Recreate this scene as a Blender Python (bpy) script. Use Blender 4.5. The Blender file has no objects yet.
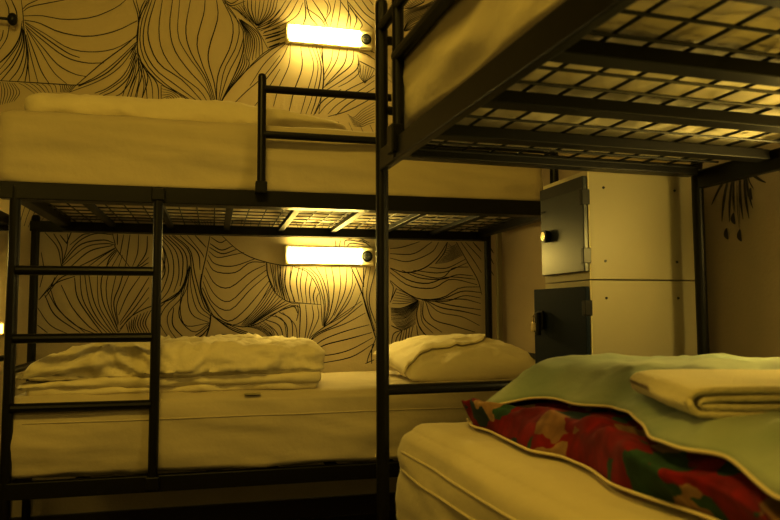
import bpy, bmesh, math, random
from mathutils import Vector, Matrix, noise
random.seed(7)
S = bpy.context.scene
COL = S.collection
MURAL = """0|-849,2309 -821,2333 -755,2356 -679,2380;0|-848,2288 -773,2297 -676,2289 -559,2311 -461,2365 -416,2408;0|-843,2269 -781,2262 -694,2228 -576,2219 -458,2255 -363,2314;0|-840,2262 -751,2212 -653,2156 -555,2148 -456,2173 -367,2236;0|-838,2246 -769,2188 -671,2117 -583,2095 -504,2101;0|-836,2238 -768,2157 -699,2077 -630,2040 -576,2031;0|-832,2231 -778,2145 -717,2044 -658,1990;0|-832,2220 -796,2122 -765,2040 -730,1984;0|-832,2204 -809,2100 -777,1986;0|-827,2151 -821,2067 -811,1989;0|-858,2361 -849,2298 -842,2224 -827,2151 -822,2109;0|-851,2319 -831,2343 -789,2369;0|-932,1985 -820,1986 -696,1987 -609,1990 -561,2018;0|-838,2257 -760,2200 -662,2136 -608,2117;0|-851,2266 -860,2191 -890,2125 -935,2068;0|-852,2255 -859,2189 -890,2120 -935,2064;0|-849,2234 -854,2160 -889,2072 -933,2011;0|-847,2229 -846,2150 -879,2062 -928,1985;0|-844,2224 -839,2129 -859,2043 -895,1985;0|-840,2214 -829,2119 -840,2034 -862,1985;0|-836,2204 -822,2109 -824,2046 -831,1987;0|-849,2240 -863,2159 -899,2092 -934,2037;0|-898,2357 -878,2311 -872,2280;0|-924,2354 -908,2314 -906,2271;0|-903,2240 -911,2181 -937,2126;0|-926,2216 -930,2184 -938,2162;5|-930,1980 -923,1933 -928,1875|-876,1978 -851,1938 -873,1895;6|-857,1980 -829,1966 -790,1937|-691,1986 -684,1977 -684,1950|-619,1989 -624,1982 -647,1953;0|-362,2248 -416,2188 -514,2098 -619,1987;0|-368,2209 -455,2108 -532,2037 -609,1986;0|-368,2198 -454,2092 -513,2038 -609,1983;0|-368,2192 -434,2088 -522,2016 -647,1953;0|-366,2176 -413,2057 -482,1987 -540,1956;0|-365,2159 -393,2048 -451,1978 -505,1947;0|-365,2168 -403,2052 -467,1988 -520,1952;0|-363,2143 -383,2038 -421,1969 -451,1948;0|-360,2132 -393,2037 -412,1981 -421,1942;0|-358,2138 -353,2084 -382,2005 -401,1944;0|-354,2127 -338,2063 -352,1996 -360,1941;0|-355,2138 -312,2054 -326,1976 -338,1941;0|-384,2411 -359,2325 -361,2193 -354,2127;0|-371,2413 -354,2348 -348,2326;0|-314,2419 -353,2326 -361,2204;0|-330,2417 -347,2376 -358,2314;0|-321,2418 -355,2315 -363,2215 -341,2118 -257,2025 -168,1977 -89,1927;0|-311,2419 -345,2305 -347,2194 -310,2098 -226,2017 -142,1968 -79,1925;0|-301,2420 -332,2295 -330,2184 -279,2090 -185,2020 -58,1929;0|-285,2422 -314,2297 -307,2209 -259,2113 -154,2044 -47,1930;0|-254,2425 -267,2290 -250,2180 -186,2086 -80,2005 -31,1931;0|-208,2430 -219,2306 -198,2196 -134,2101 -48,2008 -16,1932;0|-176,2433 -181,2265 -135,2168 -60,2063 -10,1932;0|-127,2438 -146,2290 -120,2181 -49,2063 -5,1933;0|-60,2446 -65,2377 -94,2239 -72,2140 -28,2032 0,1933;0|-7,2451 0,2361 -36,2222 -40,2143 -12,2044 3,1933;0|20,2454 70,2345 61,2230 9,2102 -1,2000 6,1933;0|25,2455 97,2348 88,2233 35,2115 15,2001 8,1934;0|42,2422 119,2315 104,2211 57,2105 26,2002 11,1934;0|119,2315 120,2213 79,2085 11,1934;0|25,2443 96,2405 179,2332 241,2229;0|11,1934 58,2015 143,2124 241,2218 296,2257;0|70,1938 134,2010 220,2096 297,2205;0|178,1945 243,2040 297,2136;3|97,2370 130,2294 123,2202|102,2365 163,2274 148,2158|108,2366 196,2300 214,2204;3|118,2201 94,2120 21,1957|143,2180 143,2129 47,2003;2|118,2464 129,2408 182,2342|178,2471 176,2413 185,2342|239,2477 223,2406 188,2343|283,2482 262,2410 191,2341;0|25,2455 64,2430 129,2460;0|31,2455 63,2441 96,2462;0|295,2436 240,2361 179,2327;0|295,2390 240,2344 190,2322;0|296,2344 218,2313;0|213,2295 240,2301 296,2326;0|224,2279 296,2307;0|235,2263 296,2286;0|241,2240 296,2268;4|64,2419 96,2405 130,2368|118,2447 151,2387 179,2344;0|-351,2150 -324,2042 -311,1934;0|-346,2117 -298,2033 -286,1936;0|-335,2096 -272,2024 -260,1937;0|-252,2015 -250,1938;0|-361,2127 -370,2050 -388,1994;0|-356,2116 -349,2040 -367,1941;0|-353,2106 -328,2020 -337,1932;0|-390,2081 -381,2114 -362,2160;0|-363,2215 -382,2174 -392,2152;0|-363,2204 -387,2136 -392,2130;0|-387,1939 -378,1978 -359,2050;4|-252,2015 -184,1987 -121,1925|-245,1938 -220,1957 -204,1925;0|325,2486 269,2395 186,2334;0|351,2489 288,2391 189,2329;0|383,2492 326,2394 201,2317;0|408,2482 364,2398 214,2306;0|227,2284 326,2323;0|233,2262 327,2303;0|242,2237 327,2277;0|220,2296 289,2319 326,2345;0|154,2140 227,2216 321,2270;0|327,2271 228,2165 155,2044;0|339,2265 302,2184 228,2075 216,2036;0|346,2266 340,2161 291,2041 267,1950;0|397,2257 404,2153 366,2034 342,1929;0|435,2261 461,2158 423,2012 398,1920;0|454,2262 483,2160 455,2014 424,1922;0|473,2264 499,2148 474,2003 449,1923;0|490,2259 512,2136 500,2018 462,1918;0|499,2253 510,2110 487,1926;0|503,2267 507,2188 510,2110;0|557,2258 545,2191 512,2123;0|590,2261 571,2193 513,2097;0|629,2265 610,2183 519,2071;0|662,2261 649,2187 571,2114 506,2057;0|682,2243 682,2176 623,2119 500,2031;0|689,2203 689,2150 636,2100 584,2069;0|487,1926 532,1981 623,2053 728,2113 768,2143;0|532,1929 584,1984 689,2057 768,2116;0|571,1925 636,1988 768,2077;0|532,1916 623,1948 715,2000 768,2037;0|468,1925 506,1992 597,2057;0|689,2256 729,2247 769,2223;0|695,2270 742,2268 769,2257;0|689,2210 728,2193 768,2176;5|682,2196 689,2137 718,2097|768,2176 748,2135 718,2097;6|630,1935 662,1921 702,1959 768,2004|662,1878 702,1877 735,1892 768,1904;0|415,2496 421,2417 409,2370;0|421,2496 441,2419 479,2373;0|453,2500 505,2425 531,2375;0|421,2457 492,2411 518,2374;0|531,2508 544,2456 512,2393;0|511,2506 531,2475 526,2428;0|570,2512 557,2444 544,2376;0|596,2515 590,2447 577,2373;0|629,2518 636,2452 623,2377;0|629,2512 702,2432 762,2384;0|636,2492 676,2429 662,2374;0|642,2479 702,2405 695,2375;0|662,2522 716,2460 769,2425;0|702,2526 742,2476 769,2459;0|742,2530 762,2505;0|590,2514 642,2439 642,2372;6|909,2544 932,2516 959,2511|1008,2558 1018,2552 1028,2545;0|908,2506 956,2509 1021,2543 1032,2561;2|908,2477 952,2502 1028,2530 1090,2567|911,2433 952,2478 1028,2513 1118,2563|918,2387 952,2451 1028,2492 1111,2535|921,2384 972,2439 1083,2491|931,2385 986,2410 1027,2431;0|-729,1314 -676,1248 -658,1170;0|-693,1309 -660,1248 -653,1181;0|-741,1225 -729,1147 -742,1070;0|-636,1310 -635,1260 -653,1181 -677,1115 -745,1015;0|-621,1316 -640,1265;0|-667,1304 -637,1265;0|-649,1193 -594,1272 -522,1313 -443,1309;0|-653,1176 -583,1261 -490,1285 -442,1273;0|-655,1165 -562,1250 -479,1269 -438,1264;0|-617,1165 -541,1234 -447,1261;0|-581,1166 -509,1206 -436,1250;0|-508,1167 -467,1207 -434,1243;0|-544,1166 -488,1212 -436,1247;0|-625,1260 -574,1306 -543,1312;0|-448,1315 -436,1269 -431,1247 -370,1163;0|-427,1315 -426,1264;0|-400,1312 -414,1219;0|-373,1313 -387,1185;0|-336,1314 -339,1231 -359,1168;0|-298,1307 -302,1232 -338,1169;0|-290,1209 -327,1174 -349,1163;0|-290,1186 -327,1163;0|-745,1015 -681,1087 -600,1121;0|-682,1115 -696,1076 -711,1054;0|-720,1026 -662,1109 -601,1138;0|-602,1115 -587,1026 -533,938 -479,865;0|-581,1160 -567,1026 -512,926 -458,865;0|-565,1160 -540,1015 -497,926 -443,865;0|-547,1149 -520,1015 -476,926 -432,864;0|-508,1167 -499,1004 -454,915 -422,864;0|-425,1241 -486,1127 -483,1015 -439,915 -414,870;0|-414,1230 -465,1116 -462,1004 -428,915 -411,870;0|-403,1219 -433,1105 -446,993 -417,892;0|-387,1185 -411,1083 -435,1004 -415,903;0|-359,1163 -400,1060 -424,982 -412,909;0|-326,1123 -378,1038 -413,948;0|-288,1118 -345,1015 -407,914;0|-287,1072 -345,982 -407,903;0|-286,1027 -344,959 -406,886;0|-411,870 -365,937 -291,981 -237,998 -151,1056;0|-701,1070 -668,982 -594,905 -511,865;0|-721,1037 -677,949 -573,871;0|-749,982 -696,906 -624,866;0|-656,1082 -607,982 -543,904 -500,871;0|-747,906 -705,871;0|-711,1054 -658,966 -552,871;0|-430,1241 -461,1195 -475,1128;3|-380,909 -369,869|-333,948 -343,903 -326,867|-275,970 -298,914 -280,868;0|-245,1290 -218,1233 -202,1153 -222,1073 -246,1027;0|-241,1302 -192,1234 -180,1142 -200,1061 -237,1010;0|-232,1308 -170,1234 -157,1130 -178,1050;0|-221,1312 -148,1234 -141,1142 -151,1079;0|-205,1312 -132,1235 -121,1154 -132,1102;0|-250,1313 -237,1256 -239,1198;0|-248,1308 -220,1222 -227,1141;0|-248,995 -183,1027 -140,1079 -111,1177;0|-248,993 -181,1025 -138,1075 -108,1171;0|-248,1256 -218,1153 -244,1084;0|-247,1210 -234,1141 -248,1118;0|-110,1171 -140,1062 -215,981 -235,913 -196,839;0|-108,1166 -128,1050 -198,959 -197,890 -158,833;0|-106,1166 -141,1027 -151,936 -87,869 -20,906;0|-108,1160 -101,1062 -72,970 -15,929;0|-110,1166 -117,1027 -93,947 -20,912;0|-114,1160 -148,1016 -126,901 -20,909;0|-183,1313 -110,1247 -85,1131 -44,993 -16,958;0|-190,1312 -115,1241 -99,1131 -61,993 -15,944;0|-155,1313 -76,1236 -63,1155;0|-122,1314 -59,1236 -47,1213;0|-88,1315 -37,1260;0|-21,1313 -36,1225 -54,1131 -56,1062 -16,958;0|-57,1137 -60,1062 -18,956;0|-247,959 -241,976 -215,1004;0|-177,981 -179,901 -125,838;0|-103,838 -59,866 -20,900;0|-81,836 -48,855 -20,889;0|36,1314 106,1251 187,1210 304,1182 400,1178;0|-15,1307 25,1284 53,1297;0|-20,1278 31,1249 82,1268;0|-22,1260 37,1232 100,1253;0|-25,1242 15,1214 83,1227 135,1239;0|-28,1225 4,1184 84,1174 187,1210;0|-33,1201 4,1149 95,1144 164,1192 234,1193;0|-39,1166 5,1091 73,1074 164,1145 236,1182;0|-46,1131 6,1039 74,1010 165,1098 240,1158;0|-49,1102 -5,1004 75,969 165,1063 246,1134;0|-51,1073 -5,981 64,917 143,969 258,1111;0|-48,1039 7,935 87,899 167,946 270,1087;0|-56,1062 -16,958 53,911 133,890 202,904 283,951 353,992 401,980;3|264,1099 212,1004 127,897|294,1046 236,969 150,893|347,1002 271,963 179,901;0|-10,952 -15,900 -31,837;0|-13,952 -18,900 -36,837;0|-10,946 53,900 168,852 272,822;0|-4,941 87,876 214,831;0|-3,848 53,856 133,841;0|2,940 110,882 237,840;5|144,893 213,875 278,822|225,910 272,875 284,822;0|283,945 336,898 342,815;0|318,957 377,897 390,814;0|240,1193 246,1134 282,1051 353,1004 401,998;0|242,1193 248,1134 284,1051;0|257,1188 269,1134 282,1063;0|281,1182 287,1099 306,1034;0|304,1182 311,1099 329,1016;0|334,1180 329,1087 353,1010;0|364,1177 352,1087 377,1004;0|269,1184 279,1117 294,1046;0|293,1182 299,1099 317,1025;0|319,1183 319,1093 341,1014;0|395,1172 383,1103 396,1010;0|413,1172 401,1091 414,1001;0|438,1153 426,1078 433,1001;0|457,1122 445,1060 452,999;0|476,1079 464,1035 470,996;0|370,1175 438,1147 489,1066 502,991;0|308,1174 303,1103 328,1016;0|333,1175 327,1103 352,1006;0|357,1175 352,1097 373,1004;0|334,1010 408,1001 502,994;0|489,1048 480,1023 485,996;0|413,1172 470,1129 514,1004 512,892;0|445,1172 495,1116 521,1004 515,892;0|476,1176 514,1104 536,1004 515,889;0|520,1177 535,1079 540,979 517,889;0|552,1177 565,1079 548,966 518,892;0|590,1178 596,1079 565,954 515,886;0|628,1174 616,1054 565,941;0|654,1168 648,1067 571,929 508,882;0|673,1099 635,1004 571,929 515,884;0|699,1054 648,966 508,882;0|648,1175 699,1054 751,890 770,827;0|650,1175 702,1054 753,890 773,827;0|673,1175 712,1080;0|725,1179 706,1067 725,966 764,864;0|745,1176 725,1042 744,940 768,864;0|771,1170 738,1017 770,902;0|710,1175 710,1080;0|699,1010 559,916 458,843 434,812;0|706,998 584,904 483,855 440,808;0|719,953 622,903 508,861 446,818;0|738,896 622,866 521,830 465,793;0|751,858 635,828 534,805 477,781;0|757,833 648,778 559,755 478,750;0|757,802 648,741 496,713;0|764,801 738,752 725,708;0|770,827 751,776 750,707;0|718,708 763,726;0|396,998 402,954 397,813;0|322,973 371,985 390,954;0|389,992 392,954 384,917;0|427,994 433,905 421,812;0|458,991 464,929 434,831;0|483,991 489,929 446,837;0|502,991 508,892;0|261,943 322,918 341,814;0|298,961 359,918 366,813;0|225,918 286,869 311,814;0|213,894 262,857 287,814;0|213,919 285,955 346,979 389,989;0|237,924 304,893 327,814;0|615,1282 628,1308 726,1297;0|628,1276 648,1293 712,1287;0|571,1307 573,1275;0|596,1307 590,1275;0|635,1314 687,1319 739,1297;0|687,1309 713,1303 745,1278;0|844,1270 907,1279 998,1308;0|844,1245 964,1247 1062,1308;0|844,1223 940,1208 1056,1254 1097,1308;0|844,1174 929,1152 1020,1176 1091,1232 1144,1309;0|1144,1309 1126,1255 1079,1198;0|1191,1310 1255,1201 1302,1122 1325,1044;0|1239,1311 1292,1258 1325,1224;0|1280,1312 1325,1264;0|1215,1311 1279,1224 1324,1156;5|1150,1300 1167,1287 1197,1304|1120,1233 1161,1250 1211,1268|1084,1199 1149,1211 1226,1245;0|1044,1181 1137,1177 1238,1223;0|963,1164 1113,1154 1249,1206;0|940,1155 1101,1126 1172,1177 1255,1184;0|906,1163 997,1126 1113,1121 1195,1144 1278,1139;0|844,1174 940,1114 1043,1100 1148,1132 1290,1122;0|844,1152 940,1087 1066,1076 1160,1121 1301,1094;0|844,1113 905,1065 996,1021 1112,1027 1206,1077 1313,1083;0|1008,1015 1112,1021 1218,1060 1319,1055;0|1019,1012 1135,1010 1229,1038 1318,1027;0|1077,1012 1217,1021 1318,999;0|1036,1010 1111,977 1217,960 1317,937;0|1031,1010 1099,955 1216,932 1310,887;0|1025,1010 1064,922 1169,888 1286,854;0|1013,1010 1018,922 1110,855;0|1002,1010 1007,911 1064,850;0|994,1010 979,944 995,878 1035,834;0|877,1075 843,1004;0|1065,1011 1170,988 1318,967;4|877,1070 917,1054 979,1019|854,999 916,999 991,1015;3|846,977 905,977 985,1012|849,956 916,955 990,1010|848,923 927,933 985,988;4|848,918 916,925 985,982|871,890 916,892 975,933|893,866 927,874 973,900;0|899,868 859,847 848,783;0|904,868 876,831 865,772;0|904,868 893,825 881,771;0|916,868 906,825 898,782;0|927,874 921,825 915,792;0|944,884 936,830 938,797;0|961,890 949,835 961,803;0|978,890 984,846 995,813;0|984,900 1018,845;0|847,1010 860,1075 844,1108;0|848,891 871,880 899,868;0|1371,1293 1391,1257;0|1370,1245 1391,1200;0|1369,1180 1390,1143;0|1363,1327 1377,1316;5|-945,1785 -798,1591 -831,1344|-682,1823 -591,1554 -729,1316;6|-640,1803 -467,1652 -668,1317|-298,1848 -379,1563 -459,1322;6|-254,1850 -292,1567 -44,1332|-6,1842 22,1532 -12,1333;6|4,1842 113,1584 70,1335|395,1916 301,1592 399,1343;5|420,1903 544,1651 447,1315|744,1888 846,1614 693,1320;7|771,2170 1005,1981 898,1667 819,1313|1060,2246 1274,1946 1108,1625 1158,1320;5|1115,2410 1332,2162 1271,1736 1185,1331|1348,2486 1380,2059 1357,1636 1342,1345;5|-1183,2345 -1136,2560 -1123,2839|-937,2372 -1035,2619 -970,2861;5|-884,2377 -965,2581 -818,2883|-627,2405 -600,2674 -801,2886;5|-571,2411 -517,2637 -498,2930|-301,2440 -404,2699 -329,2954;5|-243,2446 -328,2660 -161,2979|42,2476 76,2760 -143,2982;5|103,2483 167,2721 193,3030|402,2515 292,2788 379,3058;5|466,2522 376,2747 566,3085|782,2555 825,2855 586,3088;5|850,2563 925,2815 959,3142|1183,2598 1066,2886 1167,3172;5|1255,2606 1158,2844 1375,3203|1606,2643 1660,2962 1398,3206;6|875,2231 1058,2063 925,1883|1281,2479 1365,2165 1317,1907;5|756,2532 1010,2718 1290,3190|1336,2485 1362,2704 1386,3204;4|-977,2349 -1094,2065 -1045,1801|-1221,2323 -1362,2043 -1161,1771"""

# ------------------------------------------------------------------ materials
def mat(name, col, rough=0.7, crump=0.0, cscale=6.0, metal=0.0, bump=0.0, bscale=40.0, var=0.0, vscale=6.0, spec=0.5, col2=None, sheen=0.0, transl=0.0):
    m = bpy.data.materials.new(name); m.use_nodes = True
    nt = m.node_tree; b = nt.nodes['Principled BSDF']
    b.inputs['Base Color'].default_value = (*col, 1); b.inputs['Roughness'].default_value = rough
    b.inputs['Metallic'].default_value = metal; b.inputs['Specular IOR Level'].default_value = spec
    if sheen: b.inputs['Sheen Weight'].default_value = sheen
    tc = nt.nodes.new('ShaderNodeTexCoord')
    if var or col2:
        n = nt.nodes.new('ShaderNodeTexNoise'); n.inputs['Scale'].default_value = vscale; n.inputs['Detail'].default_value = 5
        nt.links.new(tc.outputs['Object'], n.inputs['Vector'])
        r = nt.nodes.new('ShaderNodeValToRGB')
        r.color_ramp.elements[0].position = .35; r.color_ramp.elements[1].position = .65
        c2 = col2 or tuple(c * (1 - var) for c in col)
        r.color_ramp.elements[0].color = (*c2, 1); r.color_ramp.elements[1].color = (*col, 1)
        nt.links.new(n.outputs['Fac'], r.inputs['Fac']); nt.links.new(r.outputs['Color'], b.inputs['Base Color'])
    if bump:
        n = nt.nodes.new('ShaderNodeTexNoise'); n.inputs['Scale'].default_value = bscale; n.inputs['Detail'].default_value = 6
        nt.links.new(tc.outputs['Object'], n.inputs['Vector'])
        bp = nt.nodes.new('ShaderNodeBump'); bp.inputs['Strength'].default_value = bump; bp.inputs['Distance'].default_value = .01
        nt.links.new(n.outputs['Fac'], bp.inputs['Height']); nt.links.new(bp.outputs['Normal'], b.inputs['Normal'])
    if crump:
        n2 = nt.nodes.new('ShaderNodeTexNoise'); n2.noise_type = 'RIDGED_MULTIFRACTAL'; n2.inputs['Scale'].default_value = cscale
        n2.inputs['Detail'].default_value = 4; n2.inputs['Distortion'].default_value = .8; n2.inputs['Roughness'].default_value = .45
        nt.links.new(tc.outputs['Object'], n2.inputs['Vector'])
        b2 = nt.nodes.new('ShaderNodeBump'); b2.inputs['Strength'].default_value = 1; b2.inputs['Distance'].default_value = crump
        nt.links.new(n2.outputs['Fac'], b2.inputs['Height']); nt.links.new(bp.outputs['Normal'], b2.inputs['Normal'])
        nt.links.new(b2.outputs['Normal'], b.inputs['Normal'])
    return m

def emis(name, col, strength):
    m = bpy.data.materials.new(name); m.use_nodes = True
    b = m.node_tree.nodes['Principled BSDF']
    b.inputs['Base Color'].default_value = (*col, 1)
    b.inputs['Emission Color'].default_value = (*col, 1); b.inputs['Emission Strength'].default_value = strength
    return m

M = {}
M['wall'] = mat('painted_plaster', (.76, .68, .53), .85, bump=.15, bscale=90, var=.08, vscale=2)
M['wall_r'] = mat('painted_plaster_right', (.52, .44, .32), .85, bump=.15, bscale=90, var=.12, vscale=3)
M['ceil'] = mat('ceiling_paint', (.6, .55, .45), .9)
M['floor'] = mat('dark_floor', (.05, .035, .022), .6, bump=.1, bscale=20, var=.4, vscale=4)
M['faint'] = mat('faded_ink', (.045, .034, .022), .8)
M['ink'] = mat('black_ink', (.012, .009, .006), .8)
M['metal'] = mat('black_powder_coated_steel', (.006, .005, .004), .36, metal=.0, bump=.08, bscale=300, spec=.4)
M['wire'] = mat('black_wire', (.008, .007, .005), .5)
M['slat'] = mat('dark_steel_slat', (.008, .007, .005), .5, spec=.3)
M['sheet'] = mat('cream_cotton_sheet', (.62, .56, .43), .9, .020, 3.2, bump=.25, bscale=25, var=.06, vscale=3, sheen=.2)
M['duvet'] = mat('white_cotton_duvet', (.84, .78, .62), .9, .035, 5.0, bump=.35, bscale=35, var=.05, vscale=5, sheen=.2)
M['pillow'] = mat('white_pillowcase', (.86, .80, .63), .9, .010, 4.0, bump=.2, bscale=30, sheen=.2)
M['towel'] = mat('white_terry_towel', (.80, .73, .52), .95, bump=.5, bscale=220, var=.05, vscale=20, sheen=.4)
M['teal'] = mat('pale_teal_cotton', (.38, .44, .37), .9, .030, 5.0, bump=.3, bscale=18, col2=(.27, .36, .31), vscale=5, sheen=.2)
M['piping'] = mat('cream_piping', (.72, .64, .50), .8)
M['locker'] = mat('beige_locker_panel', (.50, .46, .34), .45, var=.05, vscale=3)
M['locker_in'] = mat('locker_inner_frame', (.72, .66, .46), .6)
M['door'] = mat('dark_grey_locker_door', (.055, .065, .07), .32, var=.15, vscale=3, spec=.6)
M['door_b'] = mat('navy_locker_door', (.012, .022, .040), .55, spec=.2)
M['dark'] = mat('black_plastic', (.012, .012, .012), .35)
M['chrome'] = mat('bright_metal', (.8, .7, .5), .25, metal=1)
M['plastic'] = mat('white_lamp_plastic', (.88, .83, .62), .45)
M['strip'] = mat('beige_edge_strip', (.45, .42, .27), .6)
M['lampglow'] = emis('lamp_diffuser_glow', (1, .75, .21), 42)
M['nightglow'] = emis('small_glow', (1, .6, .12), 6)
M['base'] = mat('dark_baseboard', (.05, .04, .03), .6)

def floral():
    m = bpy.data.materials.new('red_floral_cotton'); m.use_nodes = True
    nt = m.node_tree; b = nt.nodes['Principled BSDF']; b.inputs['Roughness'].default_value = .9
    tc = nt.nodes.new('ShaderNodeTexCoord')
    nz = nt.nodes.new('ShaderNodeTexNoise'); nz.inputs['Scale'].default_value = 14; nz.inputs['Detail'].default_value = 3
    nt.links.new(tc.outputs['Object'], nz.inputs['Vector'])
    mx = nt.nodes.new('ShaderNodeMixRGB'); mx.blend_type = 'ADD'; mx.inputs['Fac'].default_value = .09
    nt.links.new(tc.outputs['Object'], mx.inputs['Color1']); nt.links.new(nz.outputs['Color'], mx.inputs['Color2'])
    v = nt.nodes.new('ShaderNodeTexVoronoi'); v.inputs['Scale'].default_value = 19
    nt.links.new(mx.outputs['Color'], v.inputs['Vector'])
    sp = nt.nodes.new('ShaderNodeSeparateColor'); nt.links.new(v.outputs['Color'], sp.inputs['Color'])
    r = nt.nodes.new('ShaderNodeValToRGB'); r.color_ramp.interpolation = 'CONSTANT'
    cr = r.color_ramp; cr.elements[0].position = 0; cr.elements[0].color = (.26, .004, .006, 1)
    cr.elements[1].position = .44; cr.elements[1].color = (.42, .27, .13, 1)
    for p, c in ((.62, (.035, .10, .045)), (.72, (.30, .17, .08)), (.80, (.20, .004, .012)), (.93, (.02, .05, .06))):
        e = cr.elements.new(p); e.color = (*c, 1)
    nt.links.new(sp.outputs['Red'], r.inputs['Fac'])
    # darker petals inside
    v2 = nt.nodes.new('ShaderNodeTexVoronoi'); v2.inputs['Scale'].default_value = 34
    nt.links.new(mx.outputs['Color'], v2.inputs['Vector'])
    r2 = nt.nodes.new('ShaderNodeValToRGB'); r2.color_ramp.elements[0].color = (1, 1, 1, 1); r2.color_ramp.elements[1].color = (.45, .4, .4, 1)
    r2.color_ramp.elements[1].position = .8
    nt.links.new(v2.outputs['Distance'], r2.inputs['Fac'])
    mu = nt.nodes.new('ShaderNodeMixRGB'); mu.blend_type = 'MULTIPLY'; mu.inputs['Fac'].default_value = .8
    nt.links.new(r.outputs['Color'], mu.inputs['Color1']); nt.links.new(r2.outputs['Color'], mu.inputs['Color2'])
    nt.links.new(mu.outputs['Color'], b.inputs['Base Color'])
    return m
M['floral'] = floral()

# ------------------------------------------------------------------ helpers
def obj(name, bm, m, parent=None, smooth=False, loc=None, rz=None):
    me = bpy.data.meshes.new(name); bm.to_mesh(me); bm.free()
    if smooth:
        for p in me.polygons: p.use_smooth = True
    if m is not None: me.materials.append(m)
    o = bpy.data.objects.new(name, me); COL.objects.link(o)
    if parent is not None: o.parent = parent
    if loc is not None: o.location = loc
    if rz is not None: o.rotation_euler = (0, 0, rz)
    return o

def empty(name, loc=(0, 0, 0), rz=0):
    o = bpy.data.objects.new(name, None); COL.objects.link(o); o.location = loc; o.rotation_euler = (0, 0, rz)
    o.empty_display_size = .1
    return o

def tag(o, label=None, cat=None, group=None, kind=None):
    if label: o['label'] = label
    if cat: o['category'] = cat
    if group: o['group'] = group
    if kind: o['kind'] = kind
    return o

def copy_tree(o, parent=None):
    c = o.copy(); COL.objects.link(c)
    if parent is not None: c.parent = parent
    for ch in list(o.children): copy_tree(ch, c)
    return c

def add_box(bm, x0, x1, y0, y1, z0, z1, bev=0.0):
    vs = [bm.verts.new((x, y, z)) for x in (x0, x1) for y in (y0, y1) for z in (z0, z1)]
    F = [(0, 1, 3, 2), (4, 6, 7, 5), (0, 4, 5, 1), (2, 3, 7, 6), (0, 2, 6, 4), (1, 5, 7, 3)]
    fs = [bm.faces.new([vs[i] for i in f]) for f in F]
    if bev:
        es = list({e for f in fs for e in f.edges})
        bmesh.ops.bevel(bm, geom=es, offset=bev, segments=2, profile=.5, affect='EDGES')

def new_box(*a, bev=0.0):
    bm = bmesh.new(); add_box(bm, *a, bev=bev); return bm

def add_tube(bm, pts, r, seg=12, cap=True):
    pts = [Vector(p) for p in pts]; rings = []
    prev = None
    for i, p in enumerate(pts):
        t = (pts[min(i + 1, len(pts) - 1)] - pts[max(i - 1, 0)]).normalized()
        if prev is None:
            a = Vector((0, 0, 1)) if abs(t.z) < .9 else Vector((1, 0, 0))
            n = t.cross(a).normalized()
        else:
            n = (prev - t * prev.dot(t)).normalized()
        prev = n; b = t.cross(n)
        rr = r[i] if isinstance(r, (list, tuple)) else r
        rings.append([bm.verts.new(p + n * math.cos(2 * math.pi * k / seg) * rr + b * math.sin(2 * math.pi * k / seg) * rr) for k in range(seg)])
    for A, B in zip(rings, rings[1:]):
        for k in range(seg):
            bm.faces.new((A[k], A[(k + 1) % seg], B[(k + 1) % seg], B[k]))
    if cap:
        bm.faces.new(rings[0][::-1]); bm.faces.new(rings[-1])

def tube(pts, r, seg=12):
    bm = bmesh.new(); add_tube(bm, pts, r, seg); return bm

def post(x, y, z0, z1, r=.0165):
    return tube([(x, y, z0), (x, y, z1 - .012), (x, y, z1 - .004), (x, y, z1)], [r, r, r * .85, r * .4], 16)

def ridg(p, o=3):
    s = 0; a = 1; q = Vector(p)
    for k in range(o):
        s += a * (1 - 2 * abs(noise.noise(q))); a *= .5; q = q * 2.1 + Vector((3.1, 7.7, 1.3))
    return s

def soft_box(bm, x0, x1, y0, y1, z0, z1, rad, step, disp):
    """closed rounded box with subdivided faces; disp(point, normal) -> offset vector"""
    cx, cy, cz = (x0 + x1) / 2, (y0 + y1) / 2, (z0 + z1) / 2
    hx, hy, hz = (x1 - x0) / 2, (y1 - y0) / 2, (z1 - z0) / 2
    sx, sy, sz = (step, step, step) if not isinstance(step, tuple) else step
    nx, ny, nz = [max(4, int(2 * h / s)) for h, s in ((hx, sx), (hy, sy), (hz, sz))]
    rad = min(rad, hx, hy, hz)
    V = {}
    def vert(i, j, k):
        key = (i, j, k)
        if key in V: return V[key]
        p = Vector((-hx + 2 * hx * i / nx, -hy + 2 * hy * j / ny, -hz + 2 * hz * k / nz))
        c = Vector((max(-hx + rad, min(hx - rad, p.x)), max(-hy + rad, min(hy - rad, p.y)), max(-hz + rad, min(hz - rad, p.z))))
        d = p - c
        n = d.normalized() if d.length > 1e-9 else Vector((0, 0, 1))
        if d.length > 1e-9: p = c + n * rad
        w = p + Vector((cx, cy, cz))
        w = w + disp(w, n)
        V[key] = bm.verts.new(w); return V[key]
    def quad(a, b, c, d): bm.faces.new((a, b, c, d))
    for i in range(nx):
        for j in range(ny):
            quad(vert(i, j, 0), vert(i, j + 1, 0), vert(i + 1, j + 1, 0), vert(i + 1, j, 0))
            quad(vert(i, j, nz), vert(i + 1, j, nz), vert(i + 1, j + 1, nz), vert(i, j + 1, nz))
    for i in range(nx):
        for k in range(nz):
            quad(vert(i, 0, k), vert(i + 1, 0, k), vert(i + 1, 0, k + 1), vert(i, 0, k + 1))
            quad(vert(i, ny, k), vert(i, ny, k + 1), vert(i + 1, ny, k + 1), vert(i + 1, ny, k))
    for j in range(ny):
        for k in range(nz):
            quad(vert(0, j, k), vert(0, j, k + 1), vert(0, j + 1, k + 1), vert(0, j + 1, k))
            quad(vert(nx, j, k), vert(nx, j + 1, k), vert(nx, j + 1, k + 1), vert(nx, j, k + 1))

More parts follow.
